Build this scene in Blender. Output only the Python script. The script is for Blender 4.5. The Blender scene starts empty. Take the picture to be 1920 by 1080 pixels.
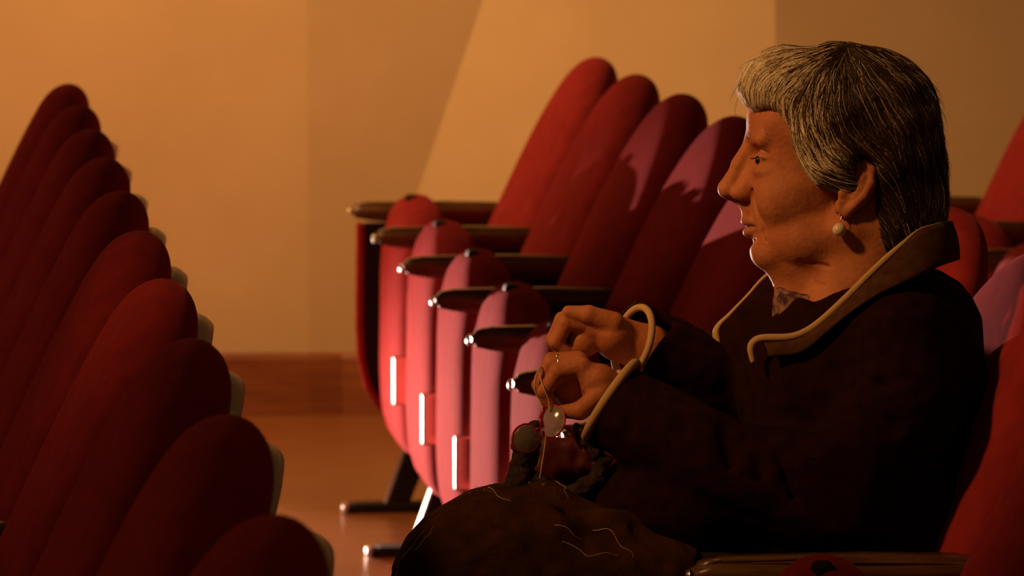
import bpy, bmesh, math, random
import numpy as np
from mathutils import Vector, Matrix
random.seed(7); rng = np.random.default_rng(7)
scn = bpy.context.scene
COL = scn.collection

# ------------------------------------------------------------------ camera
FPX = 9000.0
CAMZ = 1.54
PITCH = math.atan(950 / FPX)
YAW = math.atan(1060 * math.cos(PITCH) / FPX)
CF = np.array([math.sin(YAW) * math.cos(PITCH), math.cos(YAW) * math.cos(PITCH), -math.sin(PITCH)])
CR = np.array([math.cos(YAW), -math.sin(YAW), 0.0])
CU = np.cross(CR, CF)
CC = np.array([0.0, 0.0, CAMZ])
def pix(px, py, d):
    """world point seen at photo pixel (px,py), d metres along the optical axis"""
    return CC + d * (CF + CR * (px - 960) / FPX + CU * (540 - py) / FPX)
cam_d = bpy.data.cameras.new('camera'); cam = bpy.data.objects.new('camera', cam_d); COL.objects.link(cam)
cam_d.sensor_width = 36.0; cam_d.lens = 36.0 * FPX / 1920
cam_d.clip_start = 0.05; cam_d.clip_end = 100
M = Matrix(((CR[0], CU[0], -CF[0], 0), (CR[1], CU[1], -CF[1], 0), (CR[2], CU[2], -CF[2], CAMZ), (0, 0, 0, 1)))
cam.matrix_world = M
cam_d.dof.use_dof = True; cam_d.dof.focus_distance = 5.60; cam_d.dof.aperture_fstop = 11.0
scn.camera = cam

# ------------------------------------------------------------------ world, lamps, exposure
scn.view_settings.view_transform = 'Standard'
scn.view_settings.look = 'None'
scn.view_settings.gamma = 1.0
scn.view_settings.exposure = 0.0
scn.view_settings.use_curve_mapping = False
w = bpy.data.worlds.new('dim_hall_glow'); scn.world = w; w.use_nodes = True
w.node_tree.nodes['Background'].inputs[0].default_value = (1.0, 0.50, 0.20, 1)
w.node_tree.nodes['Background'].inputs[1].default_value = 0.035

def lamp(name, kind, loc, target, power, color, **kw):
    d = bpy.data.lights.new(name, kind); d.energy = power; d.color = color
    for k, v in kw.items(): setattr(d, k, v)
    o = bpy.data.objects.new(name, d); COL.objects.link(o)
    o.location = loc
    o.rotation_euler = (Vector(target) - Vector(loc)).to_track_quat('-Z', 'Y').to_euler()
    return o
# low spotlight standing on the floor by the side wall, shining along the rows (its hood is built further down)
SPOT_AT = Vector((-0.16, 11.15, 0.10)); SPOT_TO = Vector((0.88, 5.6, 0.45))
lamp('unseen_floor_spot', 'SPOT', SPOT_AT, SPOT_TO, 1400, (1.0, 0.72, 0.60), spot_size=math.radians(68), spot_blend=1.0, shadow_soft_size=0.015)
# added unseen twin behind the middle row, brightening the rear row
SPOT2_AT = Vector((1.58, 11.05, 0.10)); SPOT2_TO = Vector((2.10, 6.0, 0.45))
lamp('unseen_floor_spot', 'SPOT', SPOT2_AT, SPOT2_TO, 700, (1.0, 0.72, 0.60), spot_size=math.radians(50), spot_blend=1.0, shadow_soft_size=0.015)
# added fill spot brightening the sitter, high in front of the rows
lamp('sitter_fill_spot', 'SPOT', (-3.4, 3.4, 4.9), (0.74, 5.65, 1.12), 1150, (1.0, 0.45, 0.14), spot_size=math.radians(11.5), spot_blend=1.0, shadow_soft_size=0.35)
# dim glow from the stage
lamp('stage_lamp', 'AREA', (-5.0, 8.2, 1.9), (0.8, 6.5, 0.6), 30, (1.0, 0.42, 0.20), shape='DISK', size=1.5)
# wall washer under the ceiling
lamp('wall_washer', 'AREA', (-1.15, 10.1, 3.0), (2.1, 11.5, 0.3), 31, (1.0, 0.53, 0.19), shape='RECTANGLE', size=1.2, size_y=0.3, spread=math.radians(90))

# ------------------------------------------------------------------ materials
def mat(name, color, rough=0.6, **kw):
    m = bpy.data.materials.new(name); m.use_nodes = True
    nt = m.node_tree; b = nt.nodes['Principled BSDF']
    b.inputs['Base Color'].default_value = (*color, 1); b.inputs['Roughness'].default_value = rough
    for k, v in kw.items(): b.inputs[k].default_value = v
    return m
def noise_col(m, scale, c0, c1, detail=4, stretch=(1, 1, 1), coord='Object', bump=0.0, bscale=None, dist=0.001, lo=0.35, hi=0.65, rough=0.6):
    nt = m.node_tree; b = nt.nodes['Principled BSDF']
    tc = nt.nodes.new('ShaderNodeTexCoord'); mp = nt.nodes.new('ShaderNodeMapping'); mp.inputs['Scale'].default_value = stretch
    n = nt.nodes.new('ShaderNodeTexNoise'); n.inputs['Scale'].default_value = scale; n.inputs['Detail'].default_value = detail; n.inputs['Roughness'].default_value = rough
    r = nt.nodes.new('ShaderNodeValToRGB'); r.color_ramp.elements[0].position = lo; r.color_ramp.elements[1].position = hi
    r.color_ramp.elements[0].color = (*c0, 1); r.color_ramp.elements[1].color = (*c1, 1)
    nt.links.new(tc.outputs[coord], mp.inputs['Vector']); nt.links.new(mp.outputs[0], n.inputs['Vector'])
    nt.links.new(n.outputs['Fac'], r.inputs[0]); nt.links.new(r.outputs[0], b.inputs['Base Color'])
    if bump:
        n2 = nt.nodes.new('ShaderNodeTexNoise'); n2.inputs['Scale'].default_value = bscale or scale; n2.inputs['Detail'].default_value = 5
        bp = nt.nodes.new('ShaderNodeBump'); bp.inputs['Strength'].default_value = bump; bp.inputs['Distance'].default_value = dist
        nt.links.new(mp.outputs[0], n2.inputs['Vector']); nt.links.new(n2.outputs['Fac'], bp.inputs['Height']); nt.links.new(bp.outputs[0], b.inputs['Normal'])
    return m
velvet = mat('red_velvet', (0.33, 0.009, 0.012), 0.85)
noise_col(velvet, 30, (0.31, 0.030, 0.030), (0.40, 0.038, 0.038), bump=0.25, bscale=700, dist=0.0008)
velvet.node_tree.nodes['Principled BSDF'].inputs['Sheen Weight'].default_value = 0.20
velvet.node_tree.nodes['Principled BSDF'].inputs['Sheen Tint'].default_value = (1.0, 0.26, 0.27, 1)
velvet.node_tree.nodes['Principled BSDF'].inputs['Sheen Roughness'].default_value = 0.4
velvet.node_tree.nodes['Principled BSDF'].inputs['Specular IOR Level'].default_value = 0.03
velvet.node_tree.nodes['Principled BSDF'].inputs['IOR'].default_value = 1.12
shell_m = mat('pale_lacquered_wood', (0.84, 0.70, 0.48), 0.35)
noise_col(shell_m, 6, (0.78, 0.64, 0.42), (0.88, 0.74, 0.52), stretch=(1, 1, 8))
arm_m = mat('brown_arm_wood', (0.16, 0.075, 0.025), 0.32)
noise_col(arm_m, 12, (0.13, 0.06, 0.02), (0.22, 0.11, 0.04), stretch=(2, 14, 14))
black_m = mat('black_steel_and_shade', (0.010, 0.006, 0.005), 0.7)  # black steel; on the end panel it stands in for shade
chrome_m = mat('bare_steel', (0.75, 0.70, 0.60), 0.28, Metallic=1.0)
wall_m = mat('cream_plaster', (0.70, 0.50, 0.28), 0.9)
noise_col(wall_m, 2.2, (0.66, 0.47, 0.255), (0.73, 0.525, 0.295), bump=0.15, bscale=60, dist=0.002)
base_m = mat('stained_skirting_wood', (0.20, 0.06, 0.02), 0.4)
noise_col(base_m, 5, (0.20, 0.055, 0.014), (0.32, 0.10, 0.03), stretch=(1, 6, 14))
floor_m = mat('varnished_floor_boards', (0.30, 0.11, 0.035), 0.28)
noise_col(floor_m, 4, (0.25, 0.085, 0.025), (0.36, 0.14, 0.05), stretch=(1.2, 16, 1), bump=0.05, bscale=8, dist=0.002)

# ------------------------------------------------------------------ mesh helpers
def link(name, me, m, parent=None, smooth=True):
    o = bpy.data.objects.new(name, me); COL.objects.link(o)
    if m is not None and len(me.materials) == 0: me.materials.append(m)
    if parent is not None: o.parent = parent
    if smooth: me.shade_smooth()
    return o
def pyd(name, v, f):
    me = bpy.data.meshes.new(name); me.from_pydata([tuple(map(float, p)) for p in v], [], [tuple(map(int, q)) for q in f]); me.update(); return me
def tag(o, label, cat, group=None, kind=None):
    o['label'] = label; o['category'] = cat
    if group: o['group'] = group
    if kind: o['kind'] = kind
    return o
def rounded_outline(w_, h, rt, rb, n=10, nside=6):
    """closed outline in (u,v): width w_, v from 0 to h, elliptical corner radii rt=(ru,rv) top, rb bottom"""
    pts = []
    def arc(cx, cy, ru, rv, a0):
        for i in range(n + 1):
            a = a0 + (math.pi / 2) * i / n; pts.append((cx + ru * math.cos(a), cy + rv * math.sin(a)))
    def seg(a, b):
        for i in range(1, nside): t = i / nside; pts.append((a[0] + (b[0] - a[0]) * t, a[1] + (b[1] - a[1]) * t))
    W = w_ / 2
    arc(W - rt[0], h - rt[1], rt[0], rt[1], 0)
    seg((W - rt[0], h), (-W + rt[0], h))
    arc(-W + rt[0], h - rt[1], rt[0], rt[1], math.pi / 2)
    seg((-W, h - rt[1]), (-W, rb[1]))
    arc(-W + rb[0], rb[1], rb[0], rb[1], math.pi)
    seg((-W + rb[0], 0), (W - rb[0], 0))
    arc(W - rb[0], rb[1], rb[0], rb[1], 1.5 * math.pi)
    seg((W, rb[1]), (W, h - rt[1]))
    return np.array(pts)
def pillow(outline, layers, place, name):
    """layers: (inset metres, depth); place(u,v,depth)->xyz; closed with centre rings"""
    c = (outline.max(0) + outline.min(0)) / 2; half = (outline.max(0) - outline.min(0)) / 2
    V = []; Fc = []; n = len(outline)
    for ins, dep in layers:
        s = (half - ins) / half
        for p in outline: q = c + (p - c) * s; V.append(place(q[0], q[1], dep))
    for k in range(len(layers) - 1):
        for i in range(n):
            j = (i + 1) % n; Fc.append((k * n + i, k * n + j, (k + 1) * n + j, (k + 1) * n + i))
    for k, flip in ((0, True), (len(layers) - 1, False)):
        V.append(place(c[0], c[1], layers[k][1])); ci = len(V) - 1
        for i in range(n):
            j = (i + 1) % n; Fc.append((k * n + j, k * n + i, ci) if flip else (k * n + i, k * n + j, ci))
    me = pyd(name, V, Fc)
    bm = bmesh.new(); bm.from_mesh(me); bmesh.ops.recalc_face_normals(bm, faces=bm.faces); bm.to_mesh(me); bm.free()
    return me
def prism(name, poly, y0, y1, bev=0.0, seg=2):
    """polygon in (x,z) extruded along y"""
    bm = bmesh.new(); vs = [bm.verts.new((x, y0, z)) for x, z in poly]; fc = bm.faces.new(vs)
    r = bmesh.ops.extrude_face_region(bm, geom=[fc]); bmesh.ops.translate(bm, verts=[g for g in r['geom'] if isinstance(g, bmesh.types.BMVert)], vec=(0, y1 - y0, 0))
    bmesh.ops.recalc_face_normals(bm, faces=bm.faces)
    if bev: bmesh.ops.bevel(bm, geom=list(bm.edges), offset=bev, segments=seg, affect='EDGES', profile=0.5, clamp_overlap=True)
    me = bpy.data.meshes.new(name); bm.to_mesh(me); bm.free(); return me
def box(name, a, b, bev=0.0):
    return prism(name, [(a[0], a[2]), (b[0], a[2]), (b[0], b[2]), (a[0], b[2])], a[1], b[1], bev)
def tube(pts, rad, n=8, closed=False, flat=None):
    """sweep; returns verts, faces.  rad scalar or list"""
    P = np.array(pts, float); m = len(P); rad = np.broadcast_to(np.array(rad, float), (m,))
    T = np.gradient(P, axis=0) if not closed else (np.roll(P, -1, 0) - np.roll(P, 1, 0))
    T /= np.linalg.norm(T, axis=1)[:, None] + 1e-12
    up = np.array([0, 0, 1.0]) if abs(T[0][2]) < 0.9 else np.array([0, 1.0, 0])
    N = np.cross(T[0], up); N /= np.linalg.norm(N); V = []
    for i in range(m):
        N = N - T[i] * (N @ T[i]); N /= np.linalg.norm(N) + 1e-12; B = np.cross(T[i], N)
        for k in range(n):
            a = 2 * math.pi * k / n; V.append(P[i] + rad[i] * (math.cos(a) * N + math.sin(a) * B))
    Fc = []
    for i in range(m if closed else m - 1):
        i2 = (i + 1) % m
        for k in range(n): Fc.append((i * n + k, i * n + (k + 1) % n, i2 * n + (k + 1) % n, i2 * n + k))
    if not closed:
        Fc.append(tuple(range(n))[::-1]); Fc.append(tuple((m - 1) * n + k for k in range(n)))
    return V, Fc
def spline(pts, n):
    """Catmull-Rom resample"""
    P = np.array(pts, float); P = np.vstack([2 * P[0] - P[1], P, 2 * P[-1] - P[-2]]); out = []
    m = len(P) - 3
    for t in np.linspace(0, m - 1e-9, n):
        i = int(t); u = t - i; a, b, c, d = P[i:i + 4]
        out.append(0.5 * ((2 * b) + (-a + c) * u + (2 * a - 5 * b + 4 * c - d) * u * u + (-a + 3 * b - 3 * c + d) * u ** 3))
    return np.array(out)

# ------------------------------------------------------------------ room shell
WALL_Y = 11.62
fl = link('floor', box('floor', (-7, -1.5, -0.12), (7, WALL_Y + 0.3, 0.0)), floor_m, smooth=False)
fl['kind'] = 'structure'; fl['label'] = 'varnished reddish brown wooden floor of the hall'
# side wall: shallow facets at upright folds; slanting fold shaped to imitate a shadow edge
def wx(px, y=WALL_Y): # x on the wall for a photo column
    v = CF + CR * (px - 960) / FPX; return CC[0] + v[0] * (y - CC[1]) / v[1]
zt = 3.0
xa, xd = wx(578), wx(1424)
def wz(py): return CAMZ - (py + 410) / FPX * 11.72
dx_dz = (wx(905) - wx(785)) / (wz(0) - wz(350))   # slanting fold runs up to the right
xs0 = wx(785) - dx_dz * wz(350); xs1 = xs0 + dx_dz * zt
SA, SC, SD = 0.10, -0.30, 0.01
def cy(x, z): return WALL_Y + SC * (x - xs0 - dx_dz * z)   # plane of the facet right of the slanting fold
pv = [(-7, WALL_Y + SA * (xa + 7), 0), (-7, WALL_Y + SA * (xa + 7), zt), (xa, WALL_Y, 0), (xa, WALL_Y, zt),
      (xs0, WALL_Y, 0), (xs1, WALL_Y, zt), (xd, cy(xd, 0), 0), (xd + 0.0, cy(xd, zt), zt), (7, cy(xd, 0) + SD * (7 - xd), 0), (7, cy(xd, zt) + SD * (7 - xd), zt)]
pf = [(0, 2, 3, 1), (2, 4, 5, 3), (4, 6, 7, 5), (6, 8, 9, 7)]
wl = link('wall_side', pyd('wall_side', pv, pf), wall_m, smooth=False); wl['kind'] = 'structure'; wl['label'] = 'cream plaster side wall with shallow facets shaped to imitate a shadow edge'
bp = [(p_[0], p_[1]) for p_ in pv[::2]]
V = []; Fc = []
for i, (x, y) in enumerate(bp):
    V += [(x, y - 0.022, -0.001), (x, y - 0.022, 0.140), (x, y - 0.012, 0.152), (x, y + 0.01, 0.152)]
for i in range(len(bp) - 1):
    for k in range(3): Fc.append((i * 4 + k, (i + 1) * 4 + k, (i + 1) * 4 + k + 1, i * 4 + k + 1))
bb = link('baseboard_side', pyd('baseboard_side', V, Fc), base_m, smooth=False); bb['kind'] = 'structure'; bb['label'] = 'reddish brown wooden skirting along the side wall'

# ------------------------------------------------------------------ floor spotlight housings, unseen; the hood is added to cut the beam
def unseen_spotlight(at, to, label):
    fx = bpy.data.objects.new('unseen_spotlight', None); COL.objects.link(fx); fx.location = (at.x, at.y, 0)
    fx.rotation_euler.z = math.atan2(to.y - at.y, to.x - at.x)
    tag(fx, label, 'spotlight', 'added unseen floor spotlights')
    link('base', prism('base', [(-0.16, 0.0), (-0.02, 0.0), (-0.03, 0.02), (-0.15, 0.02)], -0.07, 0.07, bev=0.003), black_m, fx, smooth=False)
    link('stem', prism('stem', [(-0.10, 0.018), (-0.08, 0.018), (-0.08, 0.06), (-0.10, 0.06)], -0.01, 0.01), black_m, fx, smooth=False)
    link('housing', prism('housing', [(-0.17, 0.055), (-0.02, 0.045), (-0.02, 0.155), (-0.17, 0.145)], -0.06, 0.06, bev=0.004), black_m, fx, smooth=False)
    link('hood', prism('hood', [(-0.02, 0.150), (0.120, 0.158), (0.118, 0.1275), (0.122, 0.1275), (0.126, 0.162), (-0.02, 0.156)], -0.22, 0.22), black_m, fx, smooth=False)  # added lip dims the upward part of the beam
unseen_spotlight(SPOT_AT, SPOT_TO, 'added floor spotlight out of view beyond the front left row, hood trimming its beam')
unseen_spotlight(SPOT2_AT, SPOT2_TO, 'added floor spotlight hidden behind the middle row, hood trimming its beam')
# ------------------------------------------------------------------ theatre seats
LEAN = math.tan(math.radians(25)); PITCHW = 0.585
def lean_place(x0, z0):
    ca, sa = math.cos(math.radians(25)), math.sin(math.radians(25))
    def f(u, v, d):     # v up along the leaning back, d forward
        return (x0 + v * sa - d * ca, u, z0 + v * ca + d * sa)
    return f
def make_chair_meshes():
    D = {}
    # back cushion
    o = rounded_outline(0.525, 0.695, (0.257, 0.27), (0.06, 0.06), n=22, nside=8)
    def dome(r, d0, d1, n=6):   # rounded edge profile from the back face to the front
        return [(r * (1 - math.sin(a)), d0 - 0 + (d1 - d0) * (1 - math.cos(a))) for a in np.linspace(0.15, math.pi / 2, n)]
    lay = [(0.14, -0.048), (0.09, -0.0475)] + [(0.062 * (1 - math.cos(a)), 0.046 * math.sin(a)) for a in np.linspace(-1.42, 1.40, 19)] + [(0.075, 0.0475), (0.11, 0.049), (0.16, 0.050)]
    D['backrest'] = pillow(o, lay, lean_place(-0.092, 0.345), 'backrest')
    # pale wooden shell behind
    o = rounded_outline(0.53, 0.69, (0.257, 0.26), (0.05, 0.05), n=20, nside=6)
    lay = [(0.012, -0.020), (0.003, -0.017), (0.0, -0.008), (0.0, 0.003), (0.003, 0.007), (0.012, 0.009)]
    pl = lean_place(-0.092, 0.275)
    D['back_shell'] = pillow(o, lay, lambda u, v, d: pl(u, v, d - 0.070), 'back_shell')
    # folded-up seat: underside towards the stage (-x)
    o = rounded_outline(0.505, 0.52, (0.20, 0.10), (0.14, 0.13), n=16, nside=6)
    lay = [(0.05, -0.055), (0.02, -0.05), (0.004, -0.035), (0.0, -0.015), (0.002, 0.008), (0.012, 0.028), (0.03, 0.042), (0.06, 0.052), (0.11, 0.058), (0.17, 0.060)]
    def seatpl(u, v, d):
        t = v / 0.52
        return (-0.195 - d * (1.0 - 0.12 * t) + 0.03 * (t - 0.5) * 0 + 0.020 * max(0, t - 0.7), u, 0.175 + v)
    D['seat'] = pillow(o, lay, seatpl, 'seat')
    # seat folded down for the sitter
    def seatdn(u, v, d):
        return (0.02 - v * 0.985 + 0.0, u, 0.43 - d - 0.05 * (1 - v / 0.52) * 0.6)
    D['seat_down'] = pillow(o, [(i, -d) for i, d in lay][::-1], seatdn, 'seat_down')
    # arm
    prof = [(-0.300, 0.640), (-0.294, 0.652), (-0.27, 0.659), (-0.10, 0.660), (0.02, 0.656), (0.05, 0.645), (0.05, 0.615), (-0.10, 0.612), (-0.20, 0.616), (-0.26, 0.622), (-0.294, 0.629)]
    me = prism('armrest', prof, -0.026, 0.026, bev=0.0)
    bm = bmesh.new(); bm.from_mesh(me)
    for v in bm.verts:
        if v.co.x < -0.26: v.co.y *= 1 - 0.55 * ((-0.26 - v.co.x) / 0.042) ** 2
    bmesh.ops.bevel(bm, geom=list(bm.edges), offset=0.006, segments=3, affect='EDGES', clamp_overlap=True)
    bm.to_mesh(me); bm.free(); D['armrest'] = me
    # steel tip cap of the arm
    V = []; Fc = []
    n = 14; m_ = 7
    for j in range(m_):
        a = j / (m_ - 1) * math.pi / 2
        for k in range(n):
            b = 2 * math.pi * k / n
            V.append((-0.2995 - 0.005 * math.sin(a), 0.010 * math.cos(a) * math.cos(b), 0.638 + 0.009 * math.cos(a) * math.sin(b)))
    for j in range(m_ - 1):
        for k in range(n): Fc.append((j * n + k, j * n + (k + 1) % n, (j + 1) * n + (k + 1) % n, (j + 1) * n + k))
    Fc.append(tuple(range(n)))
    D['arm_cap'] = pyd('arm_cap', V, Fc)
    # standard (upright between two seats)
    poly = [(-0.17, 0.615), (-0.20, 0.57), (-0.205, 0.40), (-0.20, 0.30), (-0.16, 0.22), (-0.06, 0.17), (0.03, 0.20), (0.08, 0.34), (0.06, 0.61)]
    D['standard'] = prism('standard', poly, -0.016, 0.016, bev=0.004)
    # upholstered end panel, the shade on its inner face painted black
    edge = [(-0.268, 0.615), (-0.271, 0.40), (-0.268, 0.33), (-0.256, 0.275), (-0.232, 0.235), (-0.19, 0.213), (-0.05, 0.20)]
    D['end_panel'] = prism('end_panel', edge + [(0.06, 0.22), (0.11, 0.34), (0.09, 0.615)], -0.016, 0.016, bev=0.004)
    out = [(x - 0.016 if z > 0.3 else x - 0.012, z - (0.0 if z > 0.3 else 0.012)) for x, z in edge]
    D['panel_trim'] = prism('panel_trim', out + edge[::-1], -0.020, 0.020, bev=0.004)
    # hinge plate: pale steel strip on the front edge of the standard
    D['hinge_plate'] = prism('hinge_plate', [(-0.262, 0.305), (-0.200, 0.305), (-0.200, 0.402), (-0.262, 0.402)], -0.011, 0.011, bev=0.004)
    # leg + foot
    D['leg'] = prism('leg', [(-0.225, 0.018), (-0.175, 0.018), (-0.09, 0.23), (-0.15, 0.23)], -0.018, 0.018, bev=0.004)
    D['leg_edge'] = prism('leg_edge', [(-0.229, 0.020), (-0.224, 0.018), (-0.150, 0.225), (-0.155, 0.227)], -0.015, 0.015, bev=0.001)
    D['foot'] = prism('foot', [(-0.31, 0.004), (-0.305, 0.017), (-0.29, 0.021), (0.08, 0.021), (0.10, 0.004), (0.10, 0.0), (-0.308, 0.0)], -0.022, 0.022, bev=0.004)
    D['foot_cap'] = prism('foot_cap', [(-0.318, 0.002), (-0.318, 0.016), (-0.311, 0.021), (-0.304, 0.021), (-0.304, 0.001)], -0.020, 0.020, bev=0.004)
    # small bumper clip on top of the folded seat
    D['seat_clip'] = prism('seat_clip', [(-0.210, 0.688), (-0.185, 0.688), (-0.188, 0.699), (-0.206, 0.699)], -0.02, 0.02, bev=0.003)
    return D
CM = make_chair_meshes()
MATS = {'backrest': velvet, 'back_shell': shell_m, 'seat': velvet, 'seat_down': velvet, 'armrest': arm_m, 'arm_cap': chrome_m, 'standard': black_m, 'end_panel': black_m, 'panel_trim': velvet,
        'hinge_plate': chrome_m, 'leg': black_m, 'leg_edge': chrome_m, 'foot': black_m, 'foot_cap': chrome_m, 'seat_clip': black_m}
for k, me in CM.items(): me.materials.append(MATS[k]); me.shade_smooth() if k in ('backrest', 'back_shell', 'seat', 'seat_down', 'armrest', 'arm_cap') else None
PLABEL = {'panel_trim': 'red velvet edging of the end panel', 'back_shell': 'pale lacquered wooden back shell', 'hinge_plate': 'pale steel hinge plate', 'arm_cap': 'shiny steel tip of the armrest', 'seat_clip': 'small black clip on the folded seat edge'}
def chair(X, Y, label, group, down=False, far_end=False):
    e = bpy.data.objects.new('theatre_seat', None); COL.objects.link(e); e.location = (X, Y, 0); e.empty_display_size = 0.1
    tag(e, label, 'theatre seat', group)
    def part(k, dy=0.0, par=None, name=None):
        o = bpy.data.objects.new(name or k, CM[k]); COL.objects.link(o); o.parent = par or e; o.location.y = dy
        if k in PLABEL: o['label'] = PLABEL[k]
        return o
    part('backrest'); part('back_shell')
    if down: part('seat_down', name='seat')
    else:
        s = part('seat'); part('seat_clip', par=s)
    def side(dy, end=False):
        a = part('armrest', dy); part('arm_cap', par=a)
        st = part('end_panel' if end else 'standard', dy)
        part('panel_trim' if end else 'hinge_plate', par=st)
        lg = part('leg', dy); part('leg_edge', par=lg)
        ft = part('foot', dy); part('foot_cap', par=ft)
    side(-PITCHW / 2)                    # each seat carries the arm on its near side
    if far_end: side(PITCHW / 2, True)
    return e
ORD = ['first', 'second', 'third', 'fourth', 'fifth', 'sixth', 'seventh', 'eighth', 'ninth', 'tenth', 'eleventh']
ROW1X, ROW2X, ROW3X = 0.055, 1.130, 2.165
for i in range(10):
    y = 8.985 - 0.5945 * i
    lab = {0: 'red velvet theatre seat at the far end of the front left row', 9: 'nearest red theatre seat of the front left row, cut by the bottom edge'}.get(i, 'red velvet theatre seat in the front left row, %s counted from its far end' % ORD[i])
    chair(ROW1X - 0.022 + 0.026 * i / 9, y, lab, 'red theatre seats of the front left row', far_end=(i == 0))
for i in range(9):
    y = 9.74 - PITCHW * i
    lab = 'folded red velvet theatre seat in the middle row, %s from its far end' % ORD[i]
    if i == 0: lab = 'folded red seat at the far end of the middle row, with upholstered end panel'
    if i == 7: lab = 'red velvet theatre seat folded down under the seated woman'
    if i == 8: lab = 'folded red velvet theatre seat nearest the camera, just showing below the woman'
    chair(ROW2X, y, lab, 'red theatre seats of the middle row', down=(i == 7), far_end=(i == 0))
for i in range(4):
    y = 9.74 - PITCHW * i
    lab = 'red theatre seat in the row behind the woman, %s from the far wall' % ORD[i]
    chair(ROW3X, y, lab, 'red theatre seats of the rear right row', far_end=(i == 0))
# ------------------------------------------------------------------ signed-distance modelling (units: photo pixels at the sitter's depth, about 1580 px = 1 m)
D0 = 5.70; PPM = FPX / D0
def to_world(P):
    P = np.asarray(P, float); d = D0 + P[:, 2] / PPM
    return CC + d[:, None] * (CF + np.outer((P[:, 0] - 960) / FPX, CR) + np.outer((540 - P[:, 1]) / FPX, CU))
def mir(c): return [(p[0], p[1], -p[2]) for p in c]
class Field:
    def __init__(s, lo, hi, step):
        s.lo = np.array(lo, float); s.step = float(step)
        s.n = np.ceil((np.array(hi) - s.lo) / step).astype(int) + 1
        s.ax = [s.lo[i] + step * np.arange(s.n[i]) for i in range(3)]
        s.v = np.full(s.n, 60.0, np.float32)
    def block(s, lo, hi):
        sl = []
        for i in range(3):
            a = max(0, int(math.floor((lo[i] - s.lo[i]) / s.step))); b = min(s.n[i], int(math.ceil((hi[i] - s.lo[i]) / s.step)) + 1)
            if b <= a: return None, None
            sl.append(slice(a, b))
        X = s.ax[0][sl[0]][:, None, None].astype(np.float32); Y = s.ax[1][sl[1]][None, :, None].astype(np.float32); Z = s.ax[2][sl[2]][None, None, :].astype(np.float32)
        return tuple(sl), (X, Y, Z)
    def _mix(s, sl, d, k, op):
        a = s.v[sl]
        if op == 'add':
            h = np.clip(0.5 + 0.5 * (a - d) / k, 0, 1); s.v[sl] = a * (1 - h) + d * h - k * h * (1 - h)
        else:   # subtract
            h = np.clip(0.5 - 0.5 * (a + d) / k, 0, 1); s.v[sl] = a * (1 - h) - d * h + k * h * (1 - h)
    def ell(s, c, r, k=8, op='add', rot=0.0, roty=0.0):
        c = np.array(c, float); r = np.array(r, float); R_ = r.max() + 3 * k + 12
        sl, g = s.block(c - R_, c + R_)
        if sl is None: return
        x, y, z = g[0] - c[0], g[1] - c[1], g[2] - c[2]
        if rot: ca, sa = math.cos(rot), math.sin(rot); x, y = x * ca + y * sa, -x * sa + y * ca
        if roty: ca, sa = math.cos(roty), math.sin(roty); x, z = x * ca + z * sa, -x * sa + z * ca
        q = np.sqrt((x / r[0]) ** 2 + (y / r[1]) ** 2 + (z / r[2]) ** 2)
        q2 = np.sqrt((x / r[0] ** 2) ** 2 + (y / r[1] ** 2) ** 2 + (z / r[2] ** 2) ** 2) + 1e-9
        s._mix(sl, (q * (q - 1) / q2).astype(np.float32), k, op)
    def cap(s, a, b, ra, rb=None, k=8, op='add'):
        rb = ra if rb is None else rb
        a = np.array(a, float); b = np.array(b, float); R_ = max(ra, rb) + 3 * k + 12
        sl, g = s.block(np.minimum(a, b) - R_, np.maximum(a, b) + R_)
        if sl is None: return
        ab = b - a; L2 = ab @ ab + 1e-9
        px, py, pz = g[0] - a[0], g[1] - a[1], g[2] - a[2]
        t = np.clip((px * ab[0] + py * ab[1] + pz * ab[2]) / L2, 0, 1)
        d = np.sqrt((px - ab[0] * t) ** 2 + (py - ab[1] * t) ** 2 + (pz - ab[2] * t) ** 2) - (ra + (rb - ra) * t)
        s._mix(sl, d.astype(np.float32), k, op)
    def chain(s, pts, rad, k=6, op='add'):
        for i in range(len(pts) - 1): s.cap(pts[i], pts[i + 1], rad[i], rad[i + 1], k, op)
    def sym(s, fn, c, *a, **kw):
        """mirror across the median plane (third coordinate)"""
        f = getattr(s, fn)
        if fn == 'ell':
            f(c, *a, **kw); f((c[0], c[1], -c[2]), *a, **kw)
        else:
            b = a[0]; f(c, b, *a[1:], **kw); f((c[0], c[1], -c[2]), (b[0], b[1], -b[2]), *a[1:], **kw)
    def poly_clip(s, poly, k=6):
        """intersect with a traced outline extruded through the depth"""
        d = poly_sdf(poly, s.ax[0], s.ax[1])[:, :, None]
        a = s.v; h = np.clip(0.5 - 0.5 * (a - d) / k, 0, 1); s.v = (a * (1 - h) + d * h + k * h * (1 - h)).astype(np.float32)
    def noise(s, amp, wl, seed=0, n=10):
        r = np.random.default_rng(seed); X, Y, Z = [a_.astype(np.float32) for a_ in (s.ax[0][:, None, None], s.ax[1][None, :, None], s.ax[2][None, None, :])]
        acc = 0
        for _ in range(n):
            q = r.normal(size=3); q *= 2 * math.pi / wl / np.linalg.norm(q) * r.uniform(0.6, 1.5)
            acc = acc + np.sin(X * q[0] + Y * q[1] + Z * q[2] + r.uniform(0, 6.28))
        s.v += (amp / math.sqrt(n) * acc).astype(np.float32)
    def sample(s, P):
        q = (P - s.lo) / s.step; q = np.clip(q, 0, s.n - 1.001); i = q.astype(int); f = q - i; out = 0
        for dx in (0, 1):
            for dy in (0, 1):
                for dz in (0, 1):
                    w_ = (f[:, 0] if dx else 1 - f[:, 0]) * (f[:, 1] if dy else 1 - f[:, 1]) * (f[:, 2] if dz else 1 - f[:, 2])
                    out = out + w_ * s.v[i[:, 0] + dx, i[:, 1] + dy, i[:, 2] + dz]
        return out
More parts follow.
